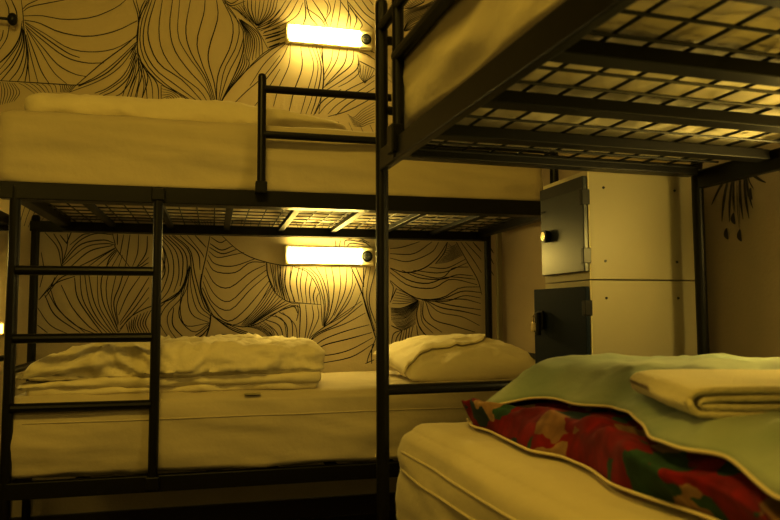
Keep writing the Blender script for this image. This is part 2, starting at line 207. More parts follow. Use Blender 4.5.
def catmull(pts, n=14):
    if len(pts) == 2:
        a, b = pts; return [(a[0] + (b[0] - a[0]) * i / n, a[1] + (b[1] - a[1]) * i / n) for i in range(n + 1)]
    P = [(2 * pts[0][0] - pts[1][0], 2 * pts[0][1] - pts[1][1])] + list(pts) + [(2 * pts[-1][0] - pts[-2][0], 2 * pts[-1][1] - pts[-2][1])]
    out = []; L = len(pts) - 1
    for i in range(n + 1):
        t = i / n * L; k = min(int(t), L - 1); t -= k
        p0, p1, p2, p3 = P[k:k + 4]
        out.append(tuple(.5 * (2 * p1[d] + (p2[d] - p0[d]) * t + (2 * p0[d] - 5 * p1[d] + 4 * p2[d] - p3[d]) * t * t + (3 * p1[d] - p0[d] - 3 * p2[d] + p3[d]) * t ** 3) for d in (0, 1)))
    return out

# ------------------------------------------------------------------ room shell
XR, YB, XL, YF, ZC = 1.43, 3.40, -3.3, -1.8, 2.85
def struct(name, bm, m): return tag(obj(name, bm, m), kind='structure')
struct('floor', new_box(XL - .1, XR + .1, YF - .1, YB + .1, -.1, 0), M['floor'])
struct('ceiling', new_box(XL - .1, XR + .1, YF - .1, YB + .1, ZC, ZC + .1), M['ceil'])
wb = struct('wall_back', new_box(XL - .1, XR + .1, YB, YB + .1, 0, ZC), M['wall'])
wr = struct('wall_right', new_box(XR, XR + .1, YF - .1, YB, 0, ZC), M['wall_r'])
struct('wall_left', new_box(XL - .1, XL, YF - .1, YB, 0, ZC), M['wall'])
struct('wall_front', new_box(XL, XR, YF - .1, YF, 0, ZC), M['wall'])
struct('baseboard_back', new_box(XL, XR - .02, YB - .015, YB, 0, .09, bev=.003), M['base'])
struct('baseboard_right', new_box(XR - .015, XR, YF, YB - .02, 0, .09, bev=.003), M['base'])
struct('trim_1', new_box(XR - .026, XR, YB - .022, YB, .09, ZC, bev=.004), M['strip'])

# mural: ink lines drawn on the back wall
def ribbon(bm, pts, w, y):
    prev = None; n = len(pts)
    for i, p in enumerate(pts):
        a = pts[max(i - 1, 0)]; b = pts[min(i + 1, n - 1)]
        dx, dz = b[0] - a[0], b[1] - a[1]; l = math.hypot(dx, dz) or 1
        ww = w * (.55 + .45 * math.sin(math.pi * (i + .8) / (n + .6)))
        nx, nz = -dz / l * ww, dx / l * ww
        v1 = bm.verts.new((p[0] + nx, y, p[1] + nz)); v2 = bm.verts.new((p[0] - nx, y, p[1] - nz))
        if prev: bm.faces.new((prev[0], prev[1], v2, v1))
        prev = (v1, v2)
bm = bmesh.new(); cnt = 0
for fam in MURAL.split(';'):
    q = fam.split('|'); n = int(q[0])
    keys = [catmull([tuple(float(c) / 1000 for c in t.split(',')) for t in k.split(' ')]) for k in q[1:]]
    lines = []
    for a, b in zip(keys, keys[1:]):
        for j in range(n + 1):
            t = j / (n + 1); lines.append([(u[0] + (v[0] - u[0]) * t, u[1] + (v[1] - u[1]) * t) for u, v in zip(a, b)])
    lines.append(keys[-1])
    for L in lines:
        cnt += 1
        L = [p for p in L if p[0] < XR - .028]
        if len(L) > 1: ribbon(bm, L, random.uniform(.0017, .0026) * (.6 if n > 3 else .9 if n else 1), YB - .0012 - .000002 * cnt)
ml = obj('mural_lines', bm, M['ink'], wb); ml['label'] = 'flowing black ink line mural'

# painted hanging plant on the right wall
bm = bmesh.new(); xw = XR - .0015
def leaf(y0, z0, y1, z1, w, k=[0]):
    k[0] += 1; q_ = 1.43 / 1.39; y0 *= q_; y1 *= q_; z0 = .95 + (z0 - .95) * q_; z1 = .95 + (z1 - .95) * q_; x = xw - .00003 * k[0]
    w *= .7; d = Vector((0, y1 - y0, z1 - z0)); n = Vector((0, -d.z, d.y)).normalized()
    up = []; dn = []
    for i in range(9):
        t = i / 8; c = Vector((x, y0, z0)) + d * t + n * .006 * math.sin(t * math.pi)
        h = w * math.sin(math.pi * min(1, t * .9 + .06)) ** .7
        up.append(bm.verts.new(c + n * h)); dn.append(bm.verts.new(c - n * h))
    for i in range(8): bm.faces.new((up[i], up[i + 1], dn[i + 1], dn[i]))
for a in [(1.655, 1.345, 1.745, 1.258, .007), (1.665, 1.34, 1.705, 1.205, .008), (1.65, 1.34, 1.675, 1.20, .007), (1.645, 1.345, 1.652, 1.225, .005),
          (1.625, 1.345, 1.622, 1.20, .007), (1.61, 1.345, 1.60, 1.20, .007), (1.605, 1.34, 1.585, 1.225, .006), (1.60, 1.34, 1.535, 1.285, .006), (1.635, 1.345, 1.637, 1.17, .002),
          (1.65, 1.33, 1.655, 1.215, .002), (1.62, 1.34, 1.635, 1.18, .002), (1.60, 1.335, 1.578, 1.275, .003)]:
    leaf(*a)
for (y, z) in [(1.685, 1.168), (1.634, 1.158), (1.655, 1.207), (1.588, 1.265)]: leaf(y + .002, z + .016, y - .002, z - .016, .012)
pl = obj('painted_plant', bm, M['faint'], wr); pl['label'] = 'dark painted leaves and seed pods hanging down'

# ------------------------------------------------------------------ bunk beds
def make_bunk(L, W, ZB, H, zr, ladder, near):
    """local frame: x along the length 0..L, y across 0 (front) .. W, z from floor. ZB = underside of the long upper rail"""
    t = empty('bunk_bed')
    me = M['metal']
    top = 1.39 if not near else 1.725
    il, ir = (-.115, .03) if not near else (0, 0)
    corners = [(0, 0), (L, 0), (il, W), (L + ir, W)]
    for i, (x, y) in enumerate(corners):
        zt = ZB + H - .004
        if near and i in (1,): zt = 1.727
        if not near and i == 1: zt = 1.80
        r_ = .0155 if near else .0172
        obj('post', post(x, y, 0.0, zt, r_), me, t)
    # long upper rails: angle iron
    for y, s in ((0, 1), (W, -1)):
        b = bmesh.new()
        zz = ZB if s == 1 else zr
        hh = H if s == 1 else .045
        if near: add_box(b, -.01, L - .012, y - .010, y + .010, zz, zz + .052, bev=.003)
        else: add_box(b, -.045 if s == 1 else il - .02, L + .03, y - .016 if s == 1 else y - .018, y + .018 if s == 1 else y + .016, zz, zz + hh, bev=.003)
        if not near: add_box(b, -.0, L - .02, y + (.018 if s == 1 else -.05), y + (.05 if s == 1 else -.018), zz, zz + .006)
        obj('side_rail', b, me, t)
    for x in (0, L):
        s = 1 if x == 0 else -1
        z0 = ZB + (.035 if near else .0)
        a_, b_ = (x - .014, x + .03) if s == 1 else (x - .03, x + .014)
        obj('end_rail', new_box(a_, b_, .02, W - .02, z0, z0 + .028 if near else z0 + .045, bev=.003), me, t)
    # upper base: slats + wire grid
    zs = ZB + (.033 if near else .003)
    n = 7 if not near else 7
    xs = [.203 + .2455 * k for k in range(n)] if not near else [L - (.255 + .2455 * k) for k in range(n)]
    for x in xs:
        obj('slat', new_box(x - (.021 if near else .013), x + (.021 if near else .013), .018, W - .018, zs - (.006 if near else 0), zs + .018, bev=.002), M['slat'], t)
    b = bmesh.new(); zg = zs + .022
    k = 0
    wr_ = .0030 if near else .0024
    sp_x = .0655 if not near else .075
    x = .05
    while x < L - .03:
        add_tube(b, [(x, .02, zg), (x, W - .02, zg)], wr_, 6); x += sp_x
    y = .05; sp_y = .095 if not near else .075
    while y < W - .03:
        add_tube(b, [(.02, y, zg + .004), (L - .02, y, zg + .004)], wr_, 6); y += sp_y
    o = obj('wire_grid', b, M['wire'], t)
    # lower rails
    for y in (0, W):
        obj('side_rail', new_box(-.02, L + .02 if not near else L - .012, y - .016, y + .016, .358, .412, bev=.003), me, t)
    for x in (0, L):
        obj('end_rail', new_box(x - .014, x + .014, .02, W - .02, .36, .405, bev=.003), me, t)
        obj('end_bar', tube([(x, .01, .768), (x, W - .01, .768)], .0125), me, t)
    for k in range(8):
        x = .2 + k * (L - .4) / 7
        obj('slat', new_box(x - .02, x + .02, .018, W - .018, .368, .382, bev=.002), M['slat'], t)
    # upper end frame bars
    if near:
        for z in (1.625, 1.448): obj('end_bar', tube([(L, .0, z), (L, W, z)], .011), me, t)
        obj('post', post(L, W, ZB + H - .004, 1.727, .0155), me, t)
    # ladder
    if ladder:
        lx = .452
        obj('ladder_rail', tube([(lx, -.022, .375), (lx, -.022, 1.385)], .0160, 16), me, t)
        for z in (.39, 1.36):
            obj('ladder_bracket', new_box(lx - .022, lx + .022, -.041, -.016, z - .022, z + .022, bev=.004), me, t)
        for z in (.649, .873, 1.096):
            obj('rung', tube([(.012, -.012, z), (lx - .01, -.022, z)], .0155), me, t)
    return t

AX, AY, ANG = .3942, 1.6652, .0502
FX, FY, FL, FW = -.657, 2.557, 1.952, .793
far = make_bunk(FL, FW, 1.3315, .0575, 1.312, True, False)
far.location = (FX + .016, FY + .0, 0)
tag(far, 'black metal bunk bed with ladder, standing along the mural wall', 'bunk bed', 'black metal bunk beds')
# guard rail on the far upper bunk
gx = .157 - far.location.x
obj('guard_post', post(gx, -.045, 1.38, 1.805, .0148), M['metal'], far)
obj('guard_bracket', new_box(gx - .02, gx + .02, -.062, -.016, 1.375, 1.415, bev=.003), M['metal'], far)
for z in (1.750, 1.585): obj('guard_bar', tube([(gx, -.045, z), (FL - .05, -.045, z), (FL - .01, -.03, z), (FL, -.005, z)], .0138), M['metal'], far)

nb = copy_tree(far); nb.location = (FX + .016 - FL - .222, FY, 0)
tag(nb, 'black metal bunk bed at the far left edge, only its end showing', 'bunk bed')

# near bunk: local x runs along its length; its far end (x = L) stands at point A
NL, NW = 1.88, .925
near = make_bunk(NL, NW, 1.295, .058, 1.295, False, True)
# local +x -> away from camera (-s, c) ; local +y -> to the left..., so build mirrored: y axis along AB needs a right-handed frame
for ch in near.children:
    for v in ch.data.vertices: v.co.y = -v.co.y
    ch.data.flip_normals()
near.rotation_euler = (0, 0, math.pi / 2 + ANG)
def NP(u, v, z): return (AX + u * math.cos(ANG) + v * math.sin(ANG), AY + u * math.sin(ANG) - v * math.cos(ANG), z)
near.location = NP(0, NL, 0)
tag(near, 'black metal bunk bed in the right foreground, grid base seen from below', 'bunk bed', 'black metal bunk beds')
def nl(u, v, z): return (NL - v, -u, z)   # (u across, v toward camera) -> local
obj('guard_post', tube([nl(0, .135, 1.30), nl(0, .135, 1.77)], .0135, 16), M['metal'], near)
obj('guard_bracket', new_box(NL - .135 - .02, NL - .135 + .02, -.008, .022, 1.31, 1.375, bev=.003), M['metal'], near)
obj('guard_bar', tube([nl(.0, .0, 1.655), nl(.0, 1.84, 1.655)], .0130), M['metal'], near)
obj('guard_bar', tube([nl(.0, .125, 1.538), nl(.0, 1.84, 1.538)], .0145), M['metal'], near)

# ------------------------------------------------------------------ mattresses
def sheet_disp(x0, x1, y0, y1, z0, z1, seed=0., amp=.006, sag=.0):
    def d(p, n):
        q = p + Vector((seed, seed * .7, 0))
        o = Vector((0, 0, 0))
        side = 1 - abs(n.z)
        tt = (p.z - z0) / (z1 - z0)
        # long soft horizontal-ish drapes on the sides
        if side > .5:
            a = ridg(Vector((q.x * 1.6 + q.z * 2.0, q.y * 1.6, q.z * 9)), 2)
            o += n * (amp * 1.5 * (a - .4) + .004 * (ridg(Vector((q.x * 3 + q.z * 6, q.y * 3 + q.z * 6, q.z * 4)), 2)) + .012 * (1 - tt) ** 2 * noise.noise(q * 5))
            if n.y < -.5 or abs(n.x) > .5: o += n * .012 * math.sin(math.pi * tt)
            o.z += (1 - tt) ** 3 * .006 * noise.noise(Vector((q.x * 6, q.y * 6, seed + 3)))
        if n.z < -.5: o.z += .010 * max(0, ridg(Vector((q.x * 7 + q.y * 3, q.y * 7 - q.x * 3, seed)), 3) + .1)
        if n.z > .5:
            o.z += amp * .9 * (ridg(Vector((q.x * 3.5, q.y * 2.2, seed)), 3) - .3) * .6 - sag * math.sin(math.pi * max(0, min(1, (p.x - x0) / (x1 - x0)))) 
        return o
    return d

def mattress(name, x0, x1, y0, y1, z0, z1, label, seed, rz=None, loc=None, rad=.035, amp=.006, sag=.0):
    bm = bmesh.new()
    soft_box(bm, x0, x1, y0, y1, z0, z1, rad, (.018, .03, .012), sheet_disp(x0, x1, y0, y1, z0, z1, seed, amp, sag))
    o = obj(name, bm, M['sheet'], None, True, loc, rz)
    tag(o, label, 'mattress', 'sheet covered mattresses')
    return o

mattress('mattress', FX - .05, FX + FL - .04, FY + .012, FY + FW - .03, 1.364, 1.642, 'mattress in a cream sheet on the upper far bunk, behind the guard rail', 1.3)
lm = mattress('mattress', FX + .0, FX + FL - .03, FY + .012, FY + FW - .03, .400, .682, 'mattress in a cream sheet on the lower far bunk, behind the ladder', 5.7, sag=.006)
def seam(args, axis, fix, z, nrm, a0, a1, parent, seed, amp, rot=None):
    d = sheet_disp(*args, seed, amp); bm = bmesh.new(); pts = []
    for i in range(100):
        t = a0 + (a1 - a0) * i / 99
        p = Vector((t, fix, z)) if axis == 'x' else Vector((fix, t, z))
        pts.append(p + d(p, Vector(nrm)) + Vector(nrm) * .001)
    add_tube(bm, pts, .0026, 6)
    obj('seam_piping', bm, M['sheet'], parent)
seam((FX, FX + FL - .03, FY + .012, FY + FW - .03, .400, .682), 'x', FY + .012, .597, (0, -1, 0), FX + .06, FX + FL - .1, lm, 5.7, .006)
mattress('mattress', FX - FL - .23, FX - .275, FY - .0, FY + FW - .03, .402, .655, 'mattress end at the far left edge, left of the ladder', 9.1)
mattress('mattress', FX - FL - .23, FX - .275, FY - .0, FY + FW - .03, 1.366, 1.63, 'upper mattress of the bunk at the far left edge', 19.1)
# near ones: local frame x = v, y = -u   (object placed at A, rotated)
def near_frame(): return dict(loc=(AX, AY, 0), rz=ANG)
# local here: x = u, y = -v
nm = mattress('mattress', .035, NW - .02, -NL + .03, -.035, .404, .695, 'mattress in a cream sheet in the right foreground, under the floral quilt', 3.3, rad=.05, amp=.008, **near_frame())
for z_ in (.640, .600): seam((.035, NW - .02, -NL + .03, -.035, .404, .695), 'y', .035, z_, (-1, 0, 0), -.10, -NL + .1, nm, 3.3, .008)
mattress('mattress', .032, NW - .015, -NL + .03, -.012, 1.362, 1.598, 'mattress in a cream sheet on the upper near bunk, behind the slanting guard bar', 7.9, rad=.018, amp=.006, **near_frame())

# ------------------------------------------------------------------ duvets on the far bunk
def lump(bm, x0, x1, y0, y1, z0, z1, rad, seed, amp, step=.012, slope=None, fx=7., rough=False):
    def d(p, n):
        q = p + Vector((seed, seed * 1.7, seed * .3))
        w_ = Vector((noise.noise(q * 4), noise.noise(q * 4 + Vector((9, 2, 5))), noise.noise(q * 4 + Vector((1, 8, 3))))) * .09
        a = ridg(Vector(((q.x + w_.x) * fx * .75, (q.y + w_.y) * fx * .8, (q.z + w_.z) * fx * 1.6)), 4)
        b_ = noise.noise(q * 3.0)
        o = n * (amp * (a - .5) + amp * 1.3 * b_)
        if rough: o.y += .022 * noise.noise(Vector((p.x * 5, seed, p.z * 4))) + .010 * noise.noise(Vector((p.x * 14, seed * 2, p.z * 20))); o.z += .010 * noise.noise(Vector((p.x * 6, p.y * 3, seed * 3)))
        if slope: o.z += slope(p) * ((p.z - z0) / max(.001, z1 - z0))
        if n.z < -.4: o.z = 0
        return o
    soft_box(bm, x0, x1, y0, y1, z0, z1, rad, step, d)

bm = bmesh.new()
lft = lambda k, c=-.34: (lambda p: -k * max(0, (c - p.x) / .28) ** 1.3)
lump(bm, -.60, .370, 2.600, 3.16, .677, .708, .015, 2.0, .005, step=.013, fx=9, rough=True)
lump(bm, -.625, .385, 2.585, 3.17, .700, .738, .019, 4.0, .007, step=.013, slope=lft(.02), fx=9, rough=True)
lump(bm, -.625, .392, 2.582, 3.19, .728, .836, .045, 6.0, .022, step=.0095, slope=lambda p: lft(.085)(p) - .010 * max(0, (p.x - .15) / .2) + .006 * math.sin(p.x * 9), fx=10, rough=True)
dv = obj('folded_duvet', bm, M['duvet'], None, True)
tag(dv, 'rumpled white folded duvet on the lower far bunk behind the ladder', 'duvet')
# small tag hanging out under the folded duvet
bm = bmesh.new(); add_box(bm, .11, .165, 2.552, 2.60, .668, .672, bev=.001)
o = obj('care_tag', bm, M['strip'], dv)

bm = bmesh.new()
lump(bm, -.66, .49, 2.68, 3.25, 1.638, 1.742, .05, 11.0, .012, step=.018, slope=lambda p: -.05 * max(0, (p.x - .05) / .4) + .01 * math.sin(p.x * 4 + 1.5))
tag(obj('folded_duvet', bm, M['duvet'], None, True), 'flat white duvet lying on the upper far bunk, left of the guard rail', 'duvet')

# ------------------------------------------------------------------ pillows
def pillow_mesh(bm, L, W, H, seed, amp=.006, n=44, top_only=None):
    V = {}
    for s in (1, -1):
        for i in range(n + 1):
            for j in range(n + 1):
                if s == -1 and (i in (0, n) or j in (0, n)): V[(s, i, j)] = V[(1, i, j)]; continue
                u = -1 + 2 * i / n; v = -1 + 2 * j / n
                pr = (max(0, 1 - abs(u) ** 2.6) ** .55) * (max(0, 1 - abs(v) ** 2.6) ** .55)
                x = u * L / 2 * (1 - .06 * (1 - abs(v)) * 0 - .05 * (1 - v * v) * abs(u) ** 3)
                y = v * W / 2 * (1 - .05 * (1 - u * u) * abs(v) ** 3)
                z = s * H / 2 * pr
                if s == -1: z *= .55
                q = Vector((u * 2 + seed, v * 1.6, s))
                edge = 1 - pr
                z += s * (amp * (ridg(q * 1.3, 3) - .4)) * min(1, pr * 3)
                V[(s, i, j)] = bm.verts.new((x, y, z))
        for i in range(n):
            for j in range(n):
                f = [V[(s, i, j)], V[(s, i + 1, j)], V[(s, i + 1, j + 1)], V[(s, i, j + 1)]]
                bm.faces.new(f if s == 1 else f[::-1])
bm = bmesh.new(); pillow_mesh(bm, .64, .46, .195, 3.0, .009)
pw = obj('pillow', bm, M['pillow'], None, True); pw.location = (1.045, 2.93, .732); pw.rotation_euler = (math.radians(8), math.radians(-1), math.radians(4))
tag(pw, 'plump white pillow lying at the right end of the lower far bunk', 'pillow')
def cloth_on_pillow(bm, L, W, H):
    n = 50; m = 40; rows = []; edge = []
    for i in range(n + 1):
        u = -1.0 + 1.62 * i / n
        vf = -.86 + .50 * max(0, min(1, (u + 1) / .45)) + .10 * math.sin(u * 5) + 1.20 * max(0, (u - .18) / .44) ** 1.3
        vf = min(vf, .93); r = []
        for j in range(m + 1):
            v = vf + (1.0 - vf) * j / m
            pr = (max(0, 1 - abs(u) ** 2.6) ** .55) * (max(0, 1 - abs(v) ** 2.6) ** .55)
            x = u * L / 2 * (1 - .05 * (1 - v * v) * abs(u) ** 3) - (.012 if u < -.93 else 0); y = v * W / 2
            q = Vector((u * 2 + 3.0, v * 1.6, 1))
            z = H / 2 * pr + .009 * (ridg(q * 1.3, 3) - .4) * min(1, pr * 3) + .012 + .004 * noise.noise(Vector((u * 4, v * 4, 2)))
            r.append((x, y, z))
        edge.append(Vector(r[0])); rows.append([bm.verts.new(p) for p in r])
    for a, b in zip(rows, rows[1:]):
        for j in range(m): bm.faces.new((a[j], b[j], b[j + 1], a[j + 1]))
    return edge
bm = bmesh.new(); ed_ = cloth_on_pillow(bm, .64, .46, .195)
pc = obj('folded_cloth', bm, M['pillow'], None, True); pc.location = pw.location; pc.rotation_euler = pw.rotation_euler
sm = pc.modifiers.new('thickness', 'SOLIDIFY'); sm.thickness = .009; sm.offset = 0
tag(pc, 'thin white cloth draped over the back and left of the pillow', 'cloth')
bm = bmesh.new(); add_tube(bm, ed_, .0055, 8); obj('hem', bm, M['pillow'], pc, True)

# ------------------------------------------------------------------ wall lamps
def wall_lamp(name='wall_lamp'):
    t = empty(name)     # origin: left end, bottom, at the wall; runs along +x, sticks out to -y
    obj('housing', new_box(0, .358, -.030, 0, .004, .086, bev=.004), M['plastic'], t)
    obj('end_cap', new_box(-.006, .012, -.050, 0, .0, .090, bev=.005), M['plastic'], t)
    b = bmesh.new()
    prof = [(-.030, .008), (-.050, .010), (-.060, .020), (-.062, .045), (-.060, .070), (-.050, .080), (-.030, .082)]
    r0 = [b.verts.new((.012, y, z)) for y, z in prof]; r1 = [b.verts.new((.356, y, z)) for y, z in prof]
    for k in range(6): b.faces.new((r0[k], r1[k], r1[k + 1], r0[k + 1]))
    b.faces.new(r0[::-1]); b.faces.new(r1)
    d_ = obj('diffuser', b, M['lampglow'], t); d_['label'] = 'glowing white tube cover'
    sb = obj('socket_box', new_box(.358, .424, -.040, 0, .0, .088, bev=.006), M['plastic'], t)
    b = bmesh.new()
    bmesh.ops.create_cone(b, cap_ends=True, segments=28, radius1=.027, radius2=.027, depth=.004, matrix=Matrix.Translation((.390, -.041, .044)) @ Matrix.Rotation(math.pi / 2, 4, 'X'))
    f_ = obj('socket_face', b, M['dark'], sb); f_['label'] = 'round dark power socket'
    b = bmesh.new()
    bmesh.ops.create_cone(b, cap_ends=True, segments=24, radius1=.019, radius2=.017, depth=.003, matrix=Matrix.Translation((.390, -.0435, .044)) @ Matrix.Rotation(math.pi / 2, 4, 'X'))
    for dx in (-.007, .007):
        pass
    obj('socket_insert', b, M['door'], sb)
    b = bmesh.new()
    for dx in (-.008, .008):
        bmesh.ops.create_cone(b, cap_ends=True, segments=12, radius1=.003, radius2=.003, depth=.003, matrix=Matrix.Translation((.390 + dx, -.0455, .044)) @ Matrix.Rotation(math.pi / 2, 4, 'X'))
    obj('socket_pins', b, M['chrome'], sb)
    return t
l1 = wall_lamp(); l1.location = (.330, YB - .001, 1.183)
tag(l1, 'glowing wall lamp with a socket, on the mural under the upper bunk', 'lamp', 'wall lamps on the mural')
l2 = copy_tree(l1); l2.location = (.326, YB - .001, 2.264)
tag(l2, 'glowing wall lamp with a socket, high on the mural above the upper bunk', 'lamp', 'wall lamps on the mural')
l3 = copy_tree(l1); l3.location = (-1.40, YB - .001, 1.183)
tag(l3, 'wall lamp of the bunk at the far left, beyond the picture edge', 'lamp')
l4 = copy_tree(l1); l4.location = (XR - .002, 1.37, 1.15); l4.rotation_euler = (0, 0, -math.pi / 2)
tag(l4, 'wall lamp on the right wall under the near upper bunk', 'lamp')

# small glowing light at the far left and the dark rod
b = bmesh.new(); add_box(b, -.96, -.870, YB - .030, YB, .865, .918, bev=.004)
nl_ = obj('night_light', b, M['plastic'])
tag(nl_, 'small glowing light low on the wall at the far left edge', 'lamp')
obj('glowing_face', new_box(-.955, -.875, YB - .034, YB - .029, .871, .912, bev=.002), M['nightglow'], nl_)
b = bmesh.new()
rod = empty('wall_rod', (-.878, YB - .05, 2.250))
tag(rod, 'thin black rod with a rounded end, on the mural at the upper left edge', 'rod')
obj('rod', tube([(-.9, 0, 0), (-.02, 0, 0)], .006), M['dark'], rod)
b = bmesh.new(); bmesh.ops.create_uvsphere(b, u_segments=16, v_segments=10, radius=.021)
for v in b.verts: v.co.z *= 1.35
obj('end_knob', b, M['dark'], rod, True)
obj('bracket', tube([(-.12, 0, 0), (-.12, .049, 0)], .005), M['dark'], rod)

# ------------------------------------------------------------------ lockers
LX, LX1, LY, LW, LH = 1.03, 1.372, 1.80, .278, .314
def locker(z0, ang, label, handle):
    t = empty('locker', (LX, LY, z0))
    D = LX1 - LX
    b = bmesh.new(); th = .014
    add_box(b, 0, D, 0, th, 0, LH - .002, bev=.0015)            # side toward camera
    add_box(b, 0, D, LW - th, LW, 0, LH - .002, bev=.0015)
    add_box(b, 0.001, D, th, LW - th, LH - th - .002, LH - .002)
    add_box(b, 0.001, D, th, LW - th, 0, th)
    add_box(b, D - th, D, th, LW - th, th, LH - th - .002)
    obj('cabinet_body', b, M['locker'], t)
    b = bmesh.new()                                                # pale front frame
    add_box(b, -.004, 0, 0, LW, 0, .022); add_box(b, -.004, 0, 0, LW, LH - .018, LH - .002)
    add_box(b, -.004, 0, 0, .014, .022, LH - .018); add_box(b, -.004, 0, LW - .014, LW, .022, LH - .018)
    obj('front_frame', b, M['locker_in'], t)
    for (x, z) in ((.046, .262), (.278, .262), (.046, .052), (.278, .052)):
        b = bmesh.new()
        bmesh.ops.create_cone(b, cap_ends=True, segments=12, radius1=.0042, radius2=.003, depth=.003, matrix=Matrix.Translation((x, -.001, z)) @ Matrix.Rotation(math.pi / 2, 4, 'X'))
        obj('screw', b, M['dark'], t)
    # door: hinged at the edge nearest the camera, swings out to -x
    dw, dh = .258, LH - .042
    dr = obj('door', new_box(-.014, 0, 0, dw, 0, dh, bev=.002), M['door'] if handle == 'knob' else M['door_b'], t); dr.location = (-.005, .002, .022); dr.rotation_euler = (0, 0, ang)
    for z in (.045, dh - .06):
        hb = obj('hinge', new_box(-.019, .006, -.004, .012, z - .022, z + .022, bev=.002), M['dark'], dr)
    if handle == 'knob':
        tb = obj('shade_band', new_box(-.0155, -.0138, .001, dw - .001, dh - .034, dh - .001), M['dark'], dr)  # dark strip standing in for the shade along the door top
        kn = bmesh.new()
        R_ = Matrix.Rotation(math.pi / 2, 4, 'Y')
        bmesh.ops.create_cone(kn, cap_ends=True, segments=28, radius1=.020, radius2=.018, depth=.018, matrix=Matrix.Translation((-.023, dw - .050, .120)) @ R_)
        k_ = obj('lock_knob', kn, M['dark'], dr)
        kn = bmesh.new()
        bmesh.ops.create_cone(kn, cap_ends=True, segments=24, radius1=.014, radius2=.014, depth=.004, matrix=Matrix.Translation((-.0325, dw - .050, .120)) @ R_)
        k2 = obj('lock_face', kn, M['chrome'], dr); k2['label'] = 'bright round lock face'
        kn = bmesh.new()
        for yy in (.012, .028):
            bmesh.ops.create_cone(kn, cap_ends=True, segments=10, radius1=.003, radius2=.003, depth=.003, matrix=Matrix.Translation((-.0165, dw - yy, .200)) @ R_)
        obj('screw', kn, M['dark'], dr)
    else:
        obj('hasp', new_box(-.026, -.016, dw - .060, dw - .030, .150, .205, bev=.003), M['dark'], dr)
        obj('handle', new_box(-.036, -.022, dw - .050, dw - .034, .130, .200, bev=.004), M['dark'], dr)
        kb = obj('padlock', new_box(-.040, -.024, dw - .040, dw - .016, .140, .172, bev=.005), M['chrome'], dr)
        obj('shackle', tube([(-.032, dw - .036, .168), (-.032, dw - .036, .186), (-.032, dw - .028, .194), (-.032, dw - .020, .186), (-.032, dw - .020, .168)], .0025, 8), M['chrome'], dr)
    tag(t, label, 'locker')
    return t
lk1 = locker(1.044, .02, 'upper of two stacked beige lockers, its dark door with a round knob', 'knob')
lk2 = locker(.729, .14, 'lower of two stacked beige lockers, its dark door with a padlock handle', 'hasp')
obj('pedestal', new_box(.004, LX1 - LX - .002, .004, LW - .004, -.729, -.0005), M['locker'], lk2)

# ------------------------------------------------------------------ quilt in the foreground (local: x = u, y = -v)
def interp(tab, t):
    if t <= tab[0][0]: return tab[0][1:]
    for a, b in zip(tab, tab[1:]):
        if t <= b[0]:
            k = (t - a[0]) / (b[0] - a[0]); return tuple(a[i] + (b[i] - a[i]) * k for i in range(1, len(a)))
    return tab[-1][1:]
def smooth_tab(tab, n=120):
    out = []; lo, hi = tab[0][0], tab[-1][0]
    for i in range(n + 1):
        t = lo + (hi - lo) * i / n; acc = [0] * (len(tab[0]) - 1); m = 0
        for k in range(-3, 4):
            v = interp(tab, min(hi, max(lo, t + k * .008))); acc = [a + b for a, b in zip(acc, v)]; m += 1
        out.append((t, *[a / m for a in acc]))
    return out
QV0, QV1 = .13, 1.38
# bottom edge piping: v -> (u, z); top edge piping: v -> (u, z)
bot = smooth_tab([(.10, .175, .712), (.224, .133, .712), (.283, .145, .712), (.381, .134, .712), (.519, .121, .712), (.551, .150, .712), (.661, .143, .712), (.761, .113, .712), (.829, .116, .712), (.928, .128, .712), (1.1, .12, .712), (1.45, .125, .712)])
top = smooth_tab([(.10, .185, .758), (.192, .168, .768), (.30, .150, .768), (.322, .20, .782), (.41, .235, .786), (.495, .227, .786), (.53, .268, .790), (.623, .240, .790), (.741, .185, .790), (.813, .141, .785), (.894, .118, .786), (.945, .140, .790), (1.005, .119, .780), (1.09, .08, .772), (1.2, .10, .775), (1.45, .11, .775)])
quilt = empty('floral_quilt', (AX, AY, 0), ANG)
tag(quilt, 'folded quilt, pale teal on top and red floral inside, in the right foreground', 'quilt')
QU1 = .885
def qtop(u, v):
    """height of the teal top surface"""
    ut, zt = interp(top, v)
    a = max(0, min(1, (u - ut) / .20)); b = max(0, min(1, (QU1 - u) / .16))
    e = max(0, min(1, (v - QV0 + .0) / .20)); g = max(0, min(1, (QV1 - v) / .15))
    pk = .848 + .016 * math.sin(u * 5 + .5) * math.cos(v * 4) - .03 * max(0, v - .55)
    rise = (1 - (1 - a) ** 2.2)
    z = zt + (pk - zt) * rise
    edge = min((1 - (1 - b) ** 2.4), (1 - (1 - e) ** 2.4), (1 - (1 - g) ** 2.4))
    z = .715 + (z - .715) * (.0 + 1.0 * edge) if edge < 1 else z
    z += .006 * noise.noise(Vector((u * 9, v * 9, 1.2))) + .013 * (ridg(Vector((u * 4.5 + v * 3, v * 5.5 - u * 2, 4.)), 3) - .5) * min(1, a * 2.5)
    return z
bm = bmesh.new(); nv, nu = 110, 70; G = []
for i in range(nv + 1):
    v = QV0 + (QV1 - QV0) * i / nv; ut, zt = interp(top, v); row = []
    for j in range(nu + 1):
        t = j / nu; u = ut + (QU1 - ut) * t
        row.append(bm.verts.new((u, -v, max(.712, qtop(u, v)))))
    G.append(row)
for i in range(nv):
    for j in range(nu): bm.faces.new((G[i][j], G[i + 1][j], G[i + 1][j + 1], G[i][j + 1]))
# underside of the teal layer, tucked back in
for i in range(nv):
    pass
q1 = obj('teal_top', bm, M['teal'], quilt, True); q1['label'] = 'pale teal top cover'
sol = q1.modifiers.new('thickness', 'SOLIDIFY'); sol.thickness = .008; sol.offset = -1
